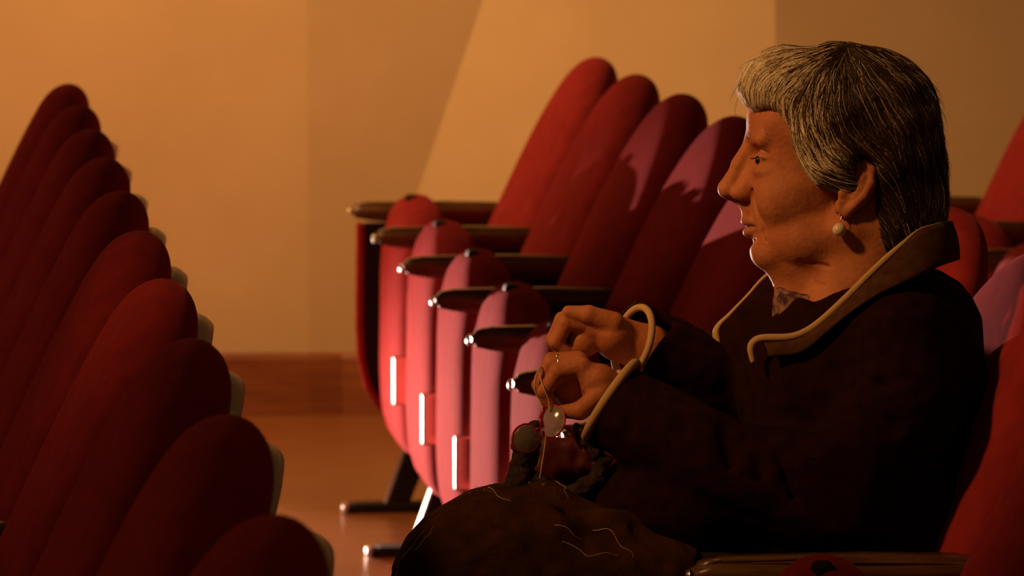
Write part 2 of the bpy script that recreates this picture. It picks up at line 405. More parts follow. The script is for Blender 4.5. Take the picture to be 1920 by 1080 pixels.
    def grad(s, P):
        e = s.step; G = np.zeros_like(P)
        for k in range(3):
            o = np.zeros(3); o[k] = e; G[:, k] = s.sample(P + o) - s.sample(P - o)
        return G / (np.linalg.norm(G, axis=1)[:, None] + 1e-9)
    def mesh(s):
        """surface nets -> verts (px space), quads"""
        v = s.v.copy()
        v[0] = v[-1] = 9; v[:, 0] = v[:, -1] = 9; v[:, :, 0] = v[:, :, -1] = 9
        ins = v < 0; n = s.n
        c = [v[dx:n[0] - 1 + dx, dy:n[1] - 1 + dy, dz:n[2] - 1 + dz] for dx in (0, 1) for dy in (0, 1) for dz in (0, 1)]
        cnt = sum((q < 0).astype(np.int8) for q in c); act = (cnt > 0) & (cnt < 8)
        idx = np.full(act.shape, -1, np.int64); ijk = np.argwhere(act); idx[act] = np.arange(len(ijk))
        corner = [(dx, dy, dz) for dx in (0, 1) for dy in (0, 1) for dz in (0, 1)]
        cv = np.stack([q[act] for q in c], 1); acc = np.zeros((len(ijk), 3)); num = np.zeros(len(ijk))
        for a in range(8):
            for b in range(a + 1, 8):
                if sum(abs(corner[a][q] - corner[b][q]) for q in range(3)) != 1: continue
                m = (cv[:, a] < 0) != (cv[:, b] < 0); va, vb = cv[m, a], cv[m, b]; t = va / (va - vb)
                acc[m] += np.array(corner[a]) + t[:, None] * (np.array(corner[b]) - np.array(corner[a])); num[m] += 1
        P = s.lo + s.step * (ijk + acc / num[:, None])
        Q = []
        for axn in range(3):
            sh = [slice(1, n[i] - 1) for i in range(3)]; sh[axn] = slice(0, n[axn] - 1)
            sh2 = list(sh); sh2[axn] = slice(1, n[axn])
            A, B = ins[tuple(sh)], ins[tuple(sh2)]
            o = np.array([1, 1, 1]); o[axn] = 0
            e1 = np.zeros(3, int); e2 = np.zeros(3, int); e1[(axn + 1) % 3] = 1; e2[(axn + 2) % 3] = 1
            for m, fl in ((A & ~B, False), (~A & B, True)):
                w_ = np.argwhere(m) + o
                if not len(w_): continue
                q = [idx[tuple((w_ - d).T)] for d in (e1 * 0, e1, e1 + e2, e2)]
                q = np.stack(q, 1); Q.append(q[:, ::-1] if fl else q)
        return P, np.concatenate(Q)
def poly_sdf(poly, xs, ys):
    P = np.array(poly, float); X, Y = np.meshgrid(xs, ys, indexing='ij'); d = np.full(X.shape, 1e9); inside = np.zeros(X.shape, bool)
    for i in range(len(P)):
        a, b = P[i], P[(i + 1) % len(P)]; e = b - a
        t = np.clip(((X - a[0]) * e[0] + (Y - a[1]) * e[1]) / (e @ e + 1e-9), 0, 1)
        d = np.minimum(d, np.hypot(X - a[0] - t * e[0], Y - a[1] - t * e[1]))
        c = (a[1] > Y) != (b[1] > Y)
        with np.errstate(divide='ignore', invalid='ignore'):
            inside ^= c & (X < (b[0] - a[0]) * (Y - a[1]) / (b[1] - a[1] + 1e-12) + a[0])
    return np.where(inside, -d, d)
def np_mesh(name, V, Q):
    me = bpy.data.meshes.new(name); V = np.asarray(V, np.float32); Q = np.asarray(Q, np.int32)
    me.vertices.add(len(V)); me.vertices.foreach_set('co', V.ravel())
    k = Q.shape[1]; me.loops.add(Q.size); me.loops.foreach_set('vertex_index', Q.ravel())
    me.polygons.add(len(Q)); me.polygons.foreach_set('loop_start', np.arange(0, Q.size, k, dtype=np.int32))
    me.update(calc_edges=True); me.validate(); return me
def smooth_verts(P, Q, it=2, lam=0.5):
    for _ in range(it):
        acc = np.zeros_like(P); num = np.zeros(len(P))
        for a, b in ((0, 1), (1, 2), (2, 3), (3, 0)):
            np.add.at(acc, Q[:, a], P[Q[:, b]]); np.add.at(acc, Q[:, b], P[Q[:, a]]); np.add.at(num, Q[:, a], 1); np.add.at(num, Q[:, b], 1)
        P = P + lam * (acc / num[:, None] - P)
    return P
def sdf_object(name, fields, m, parent=None, it=1):
    VV, QQ, off = [], [], 0
    for f in fields:
        P, Q = f.mesh(); P = smooth_verts(P, Q, it); VV.append(to_world(P)); QQ.append(Q + off); off += len(P)
    V = np.concatenate(VV); me = np_mesh(name, V, np.concatenate(QQ))
    return link(name, me, m, parent)
def wtube(name, pts, rad_px, m, parent=None, n=8, samples=None, closed=False):
    P = np.array(pts, float)
    if samples: P = spline(P, samples)
    V, Fc = tube(to_world(P), np.array(rad_px) / PPM, n, closed)
    return link(name, pyd(name, V, Fc), m, parent)

# ------------------------------------------------------------------ materials of the sitter
skin = mat('skin', (0.46, 0.19, 0.08), 0.62, **{'Subsurface Weight': 0.10, 'Subsurface Scale': 0.004, 'Specular IOR Level': 0.35})
noise_col(skin, 38, (0.42, 0.140, 0.050), (0.53, 0.195, 0.080), bump=0.4, bscale=190, dist=0.0018)
hair_dark = mat('dark_brown_hair', (0.060, 0.032, 0.014), 0.5)
noise_col(hair_dark, 14, (0.028, 0.012, 0.005), (0.07, 0.034, 0.014), stretch=(1, 1, 0.5))
hair_mid = mat('greying_hair', (0.22, 0.13, 0.06), 0.45)
hair_light = mat('silver_hair', (0.90, 0.80, 0.62), 0.38)
jacket_m = mat('dark_brown_wool', (0.030, 0.007, 0.005), 0.95, **{'Specular IOR Level': 0.1})
noise_col(jacket_m, 60, (0.012, 0.0022, 0.0014), (0.022, 0.0042, 0.0026), bump=0.4, bscale=600, dist=0.0012)
collar_m = mat('brown_ribbed_collar', (0.075, 0.032, 0.015), 0.95, **{'Specular IOR Level': 0.1})
noise_col(collar_m, 90, (0.06, 0.025, 0.011), (0.09, 0.04, 0.018), bump=0.5, bscale=800, dist=0.0015)
piping_m = mat('cream_piping', (0.52, 0.35, 0.15), 0.8)
blouse_m = mat('patterned_blouse', (0.12, 0.02, 0.03), 0.8)
noise_col(blouse_m, 60, (0.05, 0.008, 0.02), (0.30, 0.16, 0.12), lo=0.45, hi=0.6)
trouser_m = mat('black_trousers', (0.010, 0.006, 0.005), 0.9)
coat_m = mat('brown_coat_cloth', (0.12, 0.042, 0.012), 0.95, **{'Specular IOR Level': 0.15})
noise_col(coat_m, 22, (0.032, 0.010, 0.0025), (0.068, 0.024, 0.006), bump=0.5, bscale=260, dist=0.003)
pearl_m = mat('pearl', (0.80, 0.70, 0.52), 0.25, **{'Coat Weight': 0.5})
gold_m = mat('gold_wire', (0.85, 0.60, 0.28), 0.3, Metallic=1.0)
silver_m = mat('silver', (0.85, 0.80, 0.70), 0.25, Metallic=1.0)
eye_m = mat('eye_white', (0.42, 0.28, 0.20), 0.25)
iris_m = mat('dark_iris', (0.02, 0.010, 0.006), 0.15)
lip_m = mat('lips', (0.40, 0.145, 0.07), 0.5)
nail_m = mat('finger_nail', (0.52, 0.28, 0.18), 0.35)
button_m = mat('cloth_button', (0.30, 0.17, 0.09), 0.5)

def cut_plane(Fl, c, nrm, R_):
    """remove what lies beyond the plane, within reach R_ of c"""
    c = np.array(c, float); nrm = np.array(nrm, float); nrm /= np.linalg.norm(nrm)
    sl, g = Fl.block(c - R_, c + R_)
    d = (g[0] - c[0]) * nrm[0] + (g[1] - c[1]) * nrm[1] + (g[2] - c[2]) * nrm[2]
    r2 = (g[0] - c[0]) ** 2 + (g[1] - c[1]) ** 2 + (g[2] - c[2]) ** 2
    cut = np.where(r2 < R_ * R_, d, -1e3).astype(np.float32); Fl.v[sl] = np.maximum(Fl.v[sl], cut)
def to_pxs(p):
    q = np.array(p, float) - CC; dp = q @ CF; return np.array([960 + FPX * (q @ CR) / dp, 540 - FPX * (q @ CU) / dp, (dp - D0) * PPM])
def cut_back(Fl, d):
    """keep the sitter in front of the leaning backrest (d metres before its middle)"""
    def bx(z): return ROW2X - 0.092 + (z - 0.345) * math.tan(math.radians(25)) - d / math.cos(math.radians(25))
    a, b, c = to_pxs((bx(0.9), 5.40, 0.9)), to_pxs((bx(0.5), 5.40, 0.5)), to_pxs((bx(0.7), 5.80, 0.7)); nrm = np.cross(b - a, c - a)
    if nrm[0] < 0: nrm = -nrm
    cut_plane(Fl, (a + b) / 2, nrm, 3000)
# ------------------------------------------------------------------ head
def build_head():
    H = Field((1325, 60, -150), (1790, 700, 150), 2.6)
    H.ell((1590, 235, 0), (160, 140, 118), 10)                      # skull
    H.ell((1498, 232, 0), (99, 92, 97), 30)                         # forehead
    H.ell((1502, 350, 0), (100, 125, 92), 30)                       # face block
    H.ell((1492, 430, 0), (80, 68, 76), 22)                         # lower face
    H.sym('cap', (1590, 425, 72), (1455, 474, 24), 36, 30, k=24)    # jaw line
    H.ell((1445, 469, 0), (40, 39, 42), 14)                         # chin
    H.ell((1530, 498, 0), (82, 38, 62), 22)                         # under-chin
    H.sym('ell', (1468, 372, 60), (48, 46, 34), 20)                 # cheek
    H.sym('ell', (1515, 450, 62), (52, 42, 32), 20)                 # jowl
    H.cap((1650, 400, 0), (1590, 620, 0), 96, 112, k=30)            # neck
    H.cap((1490, 520, 0), (1520, 640, 0), 40, 60, k=30)
    H.cap((1420, 257, 10), (1432, 262, 62), 17, 13, k=14); H.cap((1420, 257, -10), (1432, 262, -62), 17, 13, k=14)   # brow
    H.sym('ell', (1412, 296, 44), (30, 21, 27), 12, op='sub')       # eye sockets
    H.sym('ell', (1440, 298, 41), (24, 21, 24), 5)                  # lids over the eyeball
    H.sym('ell', (1441, 322, 44), (28, 13, 28), 12)                 # pouch below
    # nose
    H.cap((1416, 262, 0), (1388, 308, 0), 16, 17, k=14)
    H.cap((1388, 312, 0), (1367, 350, 0), 15.5, 18, k=8)
    H.ell((1366, 356, 0), (20.5, 18.5, 20), 7)
    H.sym('cap', (1420, 305, 10), (1398, 350, 16), 14, 15, k=12)
    H.sym('ell', (1391, 363, 19), (21, 15.5, 12), 6)
    H.cap((1368, 368, 0), (1398, 382, 0), 8, 10, k=5)
    H.sym('ell', (1377, 376, 11), (10, 5, 5.5), 4, op='sub')        # nostrils
    H.sym('cap', (1412, 364, 33), (1416, 350, 31), 3, 2, k=8, op='sub')
    H.sym('cap', (1414, 372, 36), (1436, 430, 50), 3.5, 2.5, k=12, op='sub')   # fold beside the mouth
    # mouth
    H.cap((1404, 388, 0), (1406, 412, 0), 15, 14, k=10)
    H.sym('cap', (1400, 414, 2), (1430, 420, 34), 8.5, 5, k=6)
    H.sym('cap', (1404, 435, 2), (1430, 427, 32), 9.5, 5, k=6)
    H.sym('cap', (1394, 424.5, 0), (1428, 424, 34), 3.4, 1.8, k=3, op='sub')
    H.sym('cap', (1402, 455, 0), (1425, 452, 24), 4, 3, k=10, op='sub')
    # lid slit
    H.sym('cap', (1416, 301, 38), (1436, 302, 64), 3.6, 2.2, k=3, op='sub')
    H.sym('cap', (1424, 283, 44), (1445, 288, 66), 2.0, 1.5, k=6, op='sub')    # crease above the lid
    for a, b, r in [((1452, 296, 62), (1476, 288, 80), 1.6), ((1453, 303, 64), (1480, 304, 82), 1.6), ((1450, 311, 62), (1474, 320, 80), 1.6), ((1418, 232, 34), (1450, 228, 62), 1.5), ((1412, 243, 20), (1446, 240, 62), 1.3),
                    ((1428, 334, 46), (1452, 338, 64), 2.2), ((1432, 432, 48), (1444, 458, 50), 2.6), ((1446, 352, 62), (1462, 402, 72), 2.2), ((1500, 490, 76), (1560, 500, 78), 3.0), ((1480, 520, 62), (1560, 540, 84), 3.0)]:
        H.sym('cap', a, b, r, r * 0.6, k=7, op='sub')
    # ear: shell, rim, inner fold, lobe, hollow
    H.sym('ell', (1607, 350, 108), (33, 50, 9), 6, rot=0.42)
    rim = [(1588, 330, 110), (1600, 307, 113), (1622, 302, 116), (1636, 318, 118), (1634, 344, 118), (1620, 368, 117), (1602, 386, 115), (1586, 400, 113), (1574, 394, 111), (1572, 382, 109)]
    H.chain(rim, [6, 6.5, 7, 7, 7, 7.5, 8.5, 10, 9, 7], k=5); H.chain(mir(rim), [6, 6.5, 7, 7, 7, 7.5, 8.5, 10, 9, 7], k=5)
    fold = [(1606, 318, 113), (1620, 330, 115), (1614, 354, 115), (1600, 372, 114)]
    H.chain(fold, [4.5, 5, 5, 4.5], k=4); H.chain(mir(fold), [4.5, 5, 5, 4.5], k=4)
    H.sym('ell', (1616, 332, 110), (24, 32, 9), 5, rot=0.3)
    H.sym('ell', (1596, 354, 124), (10, 16, 11), 4, op='sub', rot=0.42)
    H.sym('ell', (1580, 362, 112), (7, 10, 6), 4)
    H.noise(0.5, 60, 3)
    return H
HEAD = build_head()

# ------------------------------------------------------------------ hands
def build_near_hand():
    F_ = Field((975, 630, -150), (1290, 860, 40), 1.9)
    F_.chain([(1290, 830, -110), (1180, 765, -76), (1130, 730, -62)], [50, 44, 40], k=10)
    F_.cap((1122, 716, -82), (1118, 712, -38), 34, 31, k=14)
    F_.cap((1092, 694, -86), (1090, 688, -28), 21, 18, k=14)
    fing = [[(1092, 688, -90), (1046, 697, -93), (1021, 734, -86), (1036, 762, -78)],
            [(1086, 677, -66), (1034, 682, -68), (1011, 722, -66), (1024, 751, -60)],
            [(1084, 674, -42), (1034, 675, -43), (1015, 710, -44), (1028, 738, -40)],
            [(1088, 680, -20), (1050, 683, -20), (1032, 710, -22), (1042, 730, -22)]]
    rr = [[18, 15.5, 14, 11], [18, 15.5, 14, 11], [16.5, 14.5, 13, 10.5], [14, 12, 11, 9]]
    for p, r in zip(fing, rr): F_.chain(p, r, k=3.5)
    F_.chain([(1128, 738, -98), (1088, 770, -104), (1050, 772, -92)], [22, 17, 12], k=6)
    F_.cap((1064, 733, -96), (1090, 742, -92), 9, 6, k=8, op='sub')
    F_.cap((1062, 722, -58), (1066, 735, -30), 30, 28, k=8)
    return F_
def build_far_hand():
    F_ = Field((995, 545, -20), (1330, 740, 170), 1.9)
    F_.chain([(1330, 700, 110), (1215, 655, 72), (1160, 636, 58)], [50, 45, 42], k=10)
    F_.cap((1150, 628, 34), (1146, 628, 84), 36, 33, k=14)
    F_.cap((1112, 614, 30), (1112, 614, 88), 22, 19, k=14)
    fing = [[(1112, 608, 26), (1062, 604, 22), (1043, 642, 26), (1066, 664, 30)],
            [(1110, 604, 50), (1056, 600, 50), (1037, 638, 52), (1056, 664, 52)],
            [(1112, 606, 74), (1060, 604, 76), (1040, 640, 76), (1060, 664, 74)],
            [(1116, 612, 96), (1072, 612, 98), (1052, 642, 98), (1068, 662, 94)]]
    rr = [[18, 16, 14, 11], [18, 16, 14, 11], [16.5, 14.5, 13, 10.5], [14, 12, 11, 9]]
    for p, r in zip(fing, rr): F_.chain(p, r, k=3.5)
    F_.chain([(1150, 606, 16), (1104, 590, 10), (1066, 585, 14)], [22, 17, 12.5], k=6)
    F_.cap((1095, 640, 48), (1085, 636, 80), 30, 28, k=10)
    return F_
NHAND, FHAND = build_near_hand(), build_far_hand()

# ------------------------------------------------------------------ body under the clothes (coarse), legs down to the floor
def floor_py(px, d):
    v0 = to_world([[px, 1900, d]])[0]; v1 = to_world([[px, 2100, d]])[0]; return 1900 + 200 * v0[2] / (v0[2] - v1[2])
FP = floor_py(800, 0)
def build_body():
    B = Field((640, 520, -330), (1930, 2190, 330), 11)
    B.cap((1600, 600, 0), (1600, 1120, 0), 120, 170, k=40)
    B.sym('cap', (1690, 640, 130), (1690, 640, 130), 60, 60, k=40)
    B.chain([(1690, 640, -150), (1540, 900, -190), (1290, 830, -110)], [52, 46, 40], k=30)
    B.chain([(1690, 640, 150), (1500, 800, 190), (1330, 700, 110)], [52, 46, 40], k=30)
    for sgn in (-1, 1):
        B.chain([(1640, 1180, sgn * 95), (880, 1085, sgn * 95), (900, FP - 80, sgn * 95)], [112, 82, 46], k=30)
        B.chain([(900, FP - 66, sgn * 95), (780, FP - 50, sgn * 100)], [34, 24], k=20)
    return B
BODY = build_body(); cut_back(BODY, 0.045)
person = sdf_object('person', [HEAD, NHAND, FHAND, BODY], skin, None, it=2)
tag(person, 'grey-haired woman in dark jacket with cream piping, seated in profile, hands raised', 'person')

# lips painted on the head surface as thin shells would hide the profile: give them a soft tint on their own faces
me = person.data; me.materials.append(lip_m)
co = np.empty(len(me.vertices) * 3, np.float32); me.vertices.foreach_get('co', co); co = co.reshape(-1, 3) - CC
dep = co @ CF; PXY = np.stack([960 + FPX * (co @ CR) / dep, 540 - FPX * (co @ CU) / dep, (dep - D0) * PPM], 1)
lv = np.empty(len(me.polygons) * 4, np.int32); me.loops.foreach_get('vertex_index', lv); cen = PXY[lv.reshape(-1, 4)].mean(1)
az = np.abs(cen[:, 2])
lip = (az < 36) & (cen[:, 0] < 1434) & (cen[:, 1] > 408 + az * 0.22) & (cen[:, 1] < 445 - az * 0.30)
mi = np.zeros(len(me.polygons), np.int32); mi[lip] = 1; me.polygons.foreach_set('material_index', mi)

# eyes
def ball(name, c, r, m, parent, n=20, cut=None):
    V = []; Fc = []
    for j in range(n + 1):
        th_ = math.pi * j / n
        for k in range(n * 2):
            ph = math.pi * k / n; V.append((c[0] + r[0] * math.sin(th_) * math.cos(ph), c[1] - r[1] * math.cos(th_), c[2] + r[2] * math.sin(th_) * math.sin(ph)))
    for j in range(n):
        for k in range(n * 2): Fc.append((j * 2 * n + k, j * 2 * n + (k + 1) % (2 * n), (j + 1) * 2 * n + (k + 1) % (2 * n), (j + 1) * 2 * n + k))
    return link(name, pyd(name, to_world(np.array(V)), Fc), m, parent)
for sgn in (-1, 1):
    e = ball('eye', (1440, 300, sgn * 41), (22.0, 20.0, 22.2), eye_m, person)
    ball('iris', (1424, 300.5, sgn * 50), (8.5, 9.5, 8.5), iris_m, e, n=12)
# eyebrows: short tapered hairs
def ribbons(name, paths, widths, mats, matidx, parent):
    """3-sided tapering strands as one mesh"""
    VV, QQ, MI, off = [], [], [], 0
    for p, w_, mi_ in zip(paths, widths, matidx):
        P = to_world(p); T = np.gradient(P, axis=0); T /= np.linalg.norm(T, axis=1)[:, None] + 1e-12
        a = np.cross(T, CF); a /= np.linalg.norm(a, axis=1)[:, None] + 1e-12; b = np.cross(T, a)
        ww = (w_ / PPM) * np.linspace(1, 0.25, len(P))[:, None]
        V = np.stack([P + ww * a, P - 0.5 * ww * a + 0.866 * ww * b, P - 0.5 * ww * a - 0.866 * ww * b], 1).reshape(-1, 3)
        m_ = len(P); i = np.arange(m_ - 1)[:, None] * 3; k = np.arange(3)[None]; k2 = (k + 1) % 3
        q = np.stack([i + k, i + k2, i + 3 + k2, i + 3 + k], 2).reshape(-1, 4)
        VV.append(V); QQ.append(q + off); off += len(V); MI.append(np.full(len(q), mi_, np.int32))
    me_ = np_mesh(name, np.concatenate(VV), np.concatenate(QQ))
    for m_ in mats: me_.materials.append(m_)
    me_.polygons.foreach_set('material_index', np.concatenate(MI)); 
    return link(name, me_, None, parent)
def snap(Fl, P, off=0.0, it=3):
    for _ in range(it): P = P - (Fl.sample(P) - off)[:, None] * Fl.grad(P)
    return P
paths = []
for sgn in (-1, 1):
    for _ in range(42):
        t = rng.uniform(0, 1); p0 = np.array([1408 + 38 * t, 259 - 8 * math.sin(t * 2.6) + rng.normal(0, 2.2), sgn * (16 + 52 * t)])
        ln = rng.uniform(9, 15); q = np.stack([p0 + np.array([0.9, -0.10 + 0.35 * t, sgn * 0.25]) * ln * u for u in np.linspace(0, 1, 5)]); paths.append(snap(HEAD, q, 0.8))
eb = ribbons('eyebrow', paths, rng.uniform(0.35, 0.6, len(paths)), [hair_mid, hair_dark], np.zeros(len(paths), int), person); eb['kind'] = 'stuff'
paths = []
for sgn in (-1, 1):
    for t in np.linspace(0, 1, 16):
        p0 = np.array([1413 + 20 * t, 297.5 - 2 * math.sin(3.1 * t), sgn * (36 + 27 * t)])
        paths.append(np.stack([p0 + np.array([-0.9 + 0.4 * t, 0.35 - 0.5 * u, sgn * 0.5]) * 9 * u for u in np.linspace(0, 1, 5)]))
el = ribbons('eyelashes', paths, [0.8] * len(paths), [hair_dark], [0] * len(paths), person); el['kind'] = 'stuff'

# ------------------------------------------------------------------ hair
HAIR_OUT = [(1414, 204), (1400, 192), (1390, 178), (1385, 165), (1392, 140), (1408, 118), (1432, 98), (1468, 86), (1505, 91), (1531, 89), (1555, 80), (1590, 81), (1620, 88), (1675, 97), (1717, 120), (1741, 146),
            (1755, 178), (1763, 242), (1774, 310), (1775, 377), (1772, 420), (1735, 438), (1700, 462), (1664, 474), (1646, 440), (1643, 392), (1652, 345), (1645, 306), (1624, 295), (1604, 303), (1597, 330), (1606, 352), (1596, 367),
            (1565, 358), (1530, 342), (1504, 310), (1490, 274), (1480, 236), (1460, 208), (1436, 200)]
def build_hair():
    A = Field((1365, 65, -165), (1795, 485, 165), 3.0)
    A.ell((1592, 240, 0), (178, 160, 134), 12)
    A.ell((1462, 160, 0), (84, 82, 96), 34)
    A.ell((1560, 165, 0), (140, 90, 118), 30)
    A.ell((1640, 290, 0), (141, 150, 128), 30)
    A.ell((1560, 300, 0), (95, 85, 130), 30)
    A.cap((1690, 380, 0), (1672, 460, 0), 106, 100, k=20)
    A.noise(2.6, 80, 11)
    A.poly_clip(HAIR_OUT, 9)
    return A
HAIRF = build_hair()
hair = sdf_object('hair', [HAIRF], hair_dark, person, it=2); hair['label'] = 'short grey and brown hair swept back'
FLOW = np.array([(1440, 120, -1, .5), (1400, 155, -.5, .9), (1395, 185, .2, 1), (1500, 110, -1, .35), (1480, 165, -.75, .7), (1470, 200, .1, 1), (1492, 240, .2, 1), (1510, 290, .5, .85), (1540, 325, .9, .45), (1585, 348, 1, .25),
                 (1550, 110, -.75, .5), (1545, 170, -.25, 1), (1560, 230, .35, 1), (1590, 290, .75, .7), (1640, 300, .8, .65), (1600, 130, .25, 1), (1640, 190, .5, .9), (1690, 150, .65, .75), (1720, 200, .4, .95), (1750, 260, .15, 1),
                 (1700, 300, .4, .95), (1680, 370, .5, .9), (1740, 380, .15, 1), (1765, 400, -.3, 1), (1650, 90, .8, .45), (1720, 120, .7, .7), (1650, 400, .6, .8)], float)
def flow(P):
    d2 = (P[:, 0:1] - FLOW[None, :, 0]) ** 2 + (P[:, 1:2] - FLOW[None, :, 1]) ** 2; w_ = 1 / (d2 + 300) ** 1.6
    f = (w_[:, :, None] * FLOW[None, :, 2:4]).sum(1) / w_.sum(1)[:, None]; return f / (np.linalg.norm(f, axis=1)[:, None] + 1e-9)
def build_strands(N=9500, steps=16):
    P, _ = HAIRF.mesh(); vis = P[(P[:, 2] < 60) & (P[:, 1] < 475)]
    S = vis[rng.integers(0, len(vis), N)] + rng.normal(0, 2, (N, 3)); L = rng.uniform(80, 210, N)
    h = np.abs(rng.normal(0.4, 1.3, N)) + 0.2; tw = rng.normal(0, 0.11, N); ph = rng.uniform(0, 6.28, N); wild = (rng.random(N) < 0.05 + 0.25 * (S[:, 0] < 1450)); tr = []
    Q = S.copy()
    for k in range(steps):
        Q = snap(HAIRF, Q, 0, 2); G = HAIRF.grad(Q); lift = h + wild * (k / steps) ** 2 * rng.uniform(2, 9, N)
        tr.append(Q + G * lift[:, None]); f = flow(Q); a = tw + 0.12 * np.sin(ph + k * 0.45); ca, sa = np.cos(a), np.sin(a)
        d = np.stack([f[:, 0] * ca - f[:, 1] * sa, f[:, 0] * sa + f[:, 1] * ca, np.zeros(N)], 1)
        d -= (d * G).sum(1)[:, None] * G * 0.9; d /= np.linalg.norm(d, axis=1)[:, None] + 1e-9
        Q = Q + d * (L / steps)[:, None]
    T = np.stack(tr, 1)
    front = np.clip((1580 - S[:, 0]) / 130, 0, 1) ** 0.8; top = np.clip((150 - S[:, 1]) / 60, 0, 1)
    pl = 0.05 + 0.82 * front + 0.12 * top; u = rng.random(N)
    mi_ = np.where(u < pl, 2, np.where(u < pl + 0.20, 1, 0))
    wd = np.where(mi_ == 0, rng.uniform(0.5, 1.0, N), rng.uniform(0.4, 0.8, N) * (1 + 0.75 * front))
    return list(T), wd, mi_
T_, W_, I_ = build_strands()
fly = []                                  # loose flyaway hairs along the outline
for _ in range(150):
    j = rng.integers(2, 20); a_, b_ = np.array(HAIR_OUT[j], float), np.array(HAIR_OUT[j + 1], float); q = a_ + (b_ - a_) * rng.random(); p0 = np.array([q[0], q[1], rng.uniform(-70, 40)])
    p0 = snap(HAIRF, p0[None], -2, 5)[0]; g = HAIRF.grad(p0[None])[0]; f2 = flow(p0[None])[0]; d_ = np.array([f2[0], f2[1], rng.normal(0, 0.2)]); ln = rng.uniform(18, 55); up_ = rng.uniform(2, 11)
    fly.append(np.stack([p0 + d_ * ln * u + g * (up_ * math.sin(2.4 * u) + 1) for u in np.linspace(0, 1, 9)]))
T_ = T_ + fly; W_ = np.concatenate([W_, rng.uniform(0.35, 0.6, 150)]); I_ = np.concatenate([I_, np.where(rng.random(150) < 0.7, 2, 1)])
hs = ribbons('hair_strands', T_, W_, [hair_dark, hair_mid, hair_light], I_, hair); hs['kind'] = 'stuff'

# ------------------------------------------------------------------ clothes
JACKET_OUT = [(1340, 640), (1400, 590), (1470, 560), (1560, 540), (1640, 500), (1735, 440), (1792, 488), (1832, 555), (1862, 640), (1882, 730), (1872, 850), (1840, 960), (1815, 1060), (1800, 1330), (1380, 1330),
              (1150, 1010), (1085, 850), (1075, 790), (1120, 690), (1160, 590), (1225, 590), (1290, 650)]
def build_jacket():
    J = Field((1070, 500, -300), (1900, 1280, 300), 5.5)
    J.ell((1620, 740, 0), (240, 220, 185), 30)
    J.ell((1615, 960, 0), (262, 230, 205), 50)
    J.cap((1640, 1000, 0), (1640, 1230, 0), 200, 190, k=50)
    J.ell((1690, 620, 0), (150, 130, 165), 40)
    J.chain([(1690, 640, -150), (1700, 760, -190), (1560, 930, -215), (1330, 865, -150)], [88, 92, 98, 92], k=34)
    J.chain([(1330, 865, -150), (1142, 748, -78)], [92, 80], k=24)
    J.chain([(1690, 640, 150), (1640, 760, 190), (1480, 800, 200), (1180, 632, 60)], [88, 90, 86, 72], k=30)
    J.ell((1315, 955, 0), (225, 125, 190), 40)
    # folds in the near sleeve and across the side
    for a, b, r in [((1400, 770, -235), (1430, 900, -262), 6), ((1440, 790, -240), (1490, 930, -275), 7), ((1480, 830, -260), (1590, 900, -300), 6), ((1360, 790, -215), (1370, 880, -238), 5), ((1520, 730, -240), (1680, 800, -285), 6), ((1560, 700, -225), (1720, 740, -275), 5)]:
        J.cap(a, b, r * 0.5, r * 0.3, k=34, op='sub')
    J.noise(4.0, 150, 5); J.noise(1.6, 55, 6)
    # neck opening and sleeve openings
    J.ell((1560, 530, 0), (112, 95, 96), 10, op='sub')
    J.cap((1380, 560, 0), (1440, 640, 0), 46, 22, k=16, op='sub')
    cut_plane(J, (1148, 752, -80), (-0.82, -0.55, 0.12), 230); cut_plane(J, (1186, 640, 52), (-0.82, -0.25, -0.50), 125)
    J.cap((1060, 700, -60), (1230, 805, -100), 62, 62, k=4, op='sub'); J.cap((1100, 606, 46), (1240, 656, 74), 52, 46, k=4, op='sub')
    return J
JK = build_jacket(); cut_back(JK, 0.030)
jacket = sdf_object('jacket', [JK], jacket_m, person, it=3); jacket['label'] = 'dark brown wool jacket with cream piping'
# cuff piping: rings on the sleeve ends
def ring(name, c, nrm, r1, r2, tilt, rad, m, parent):
    c = np.array(c, float); nrm = np.array(nrm, float); nrm /= np.linalg.norm(nrm)
    a = np.cross(nrm, (0, 0, 1.0)); a /= np.linalg.norm(a); b = np.cross(nrm, a)
    pts = [c + r1 * math.cos(t) * a + r2 * math.sin(t) * b for t in np.linspace(0, 2 * math.pi, 64, endpoint=False)]
    return wtube(name, pts, rad, m, parent, n=10, closed=True)
ring('cuff_piping', (1146, 751, -80), (-0.82, -0.55, 0.12), 84, 80, 0, 9.0, piping_m, jacket)
ring('cuff_piping', (1187, 640, 53), (-0.82, -0.25, -0.50), 66, 62, 0, 7.0, piping_m, jacket)
# collar: lofted between the neck seam and the free edge
def sheet(name, c0, c1, n, m, mm, parent, bulge=(0, 0, 0), thick=5.0):
    A, B = spline(c0, n), spline(c1, n); V = []
    for i in range(n):
        for j in range(m):
            t = j / (m - 1); V.append(A[i] * (1 - t) + B[i] * t + np.array(bulge) * math.sin(math.pi * t))
    Q = [(i * m + j, i * m + j + 1, (i + 1) * m + j + 1, (i + 1) * m + j) for i in range(n - 1) for j in range(m - 1)]
    o = link(name, pyd(name, to_world(np.array(V)), Q), mm, parent)
    md = o.modifiers.new('thickness', 'SOLIDIFY'); md.thickness = thick / PPM; md.offset = 0
    return o
EDGE = [(1784, 416, 0), (1776, 417, -50), (1752, 422, -98), (1722, 432, -118), (1690, 460, -130), (1640, 506, -134), (1590, 556, -138), (1545, 598, -142), (1512, 622, -146), (1480, 634, -146), (1425, 636, -140)]
SEAM = [(1798, 486, 0), (1794, 488, -60), (1782, 492, -96), (1765, 498, -120), (1735, 512, -150), (1690, 532, -166), (1640, 556, -176), (1590, 590, -178), (1545, 628, -172), (1500, 662, -165), (1440, 668, -158)]
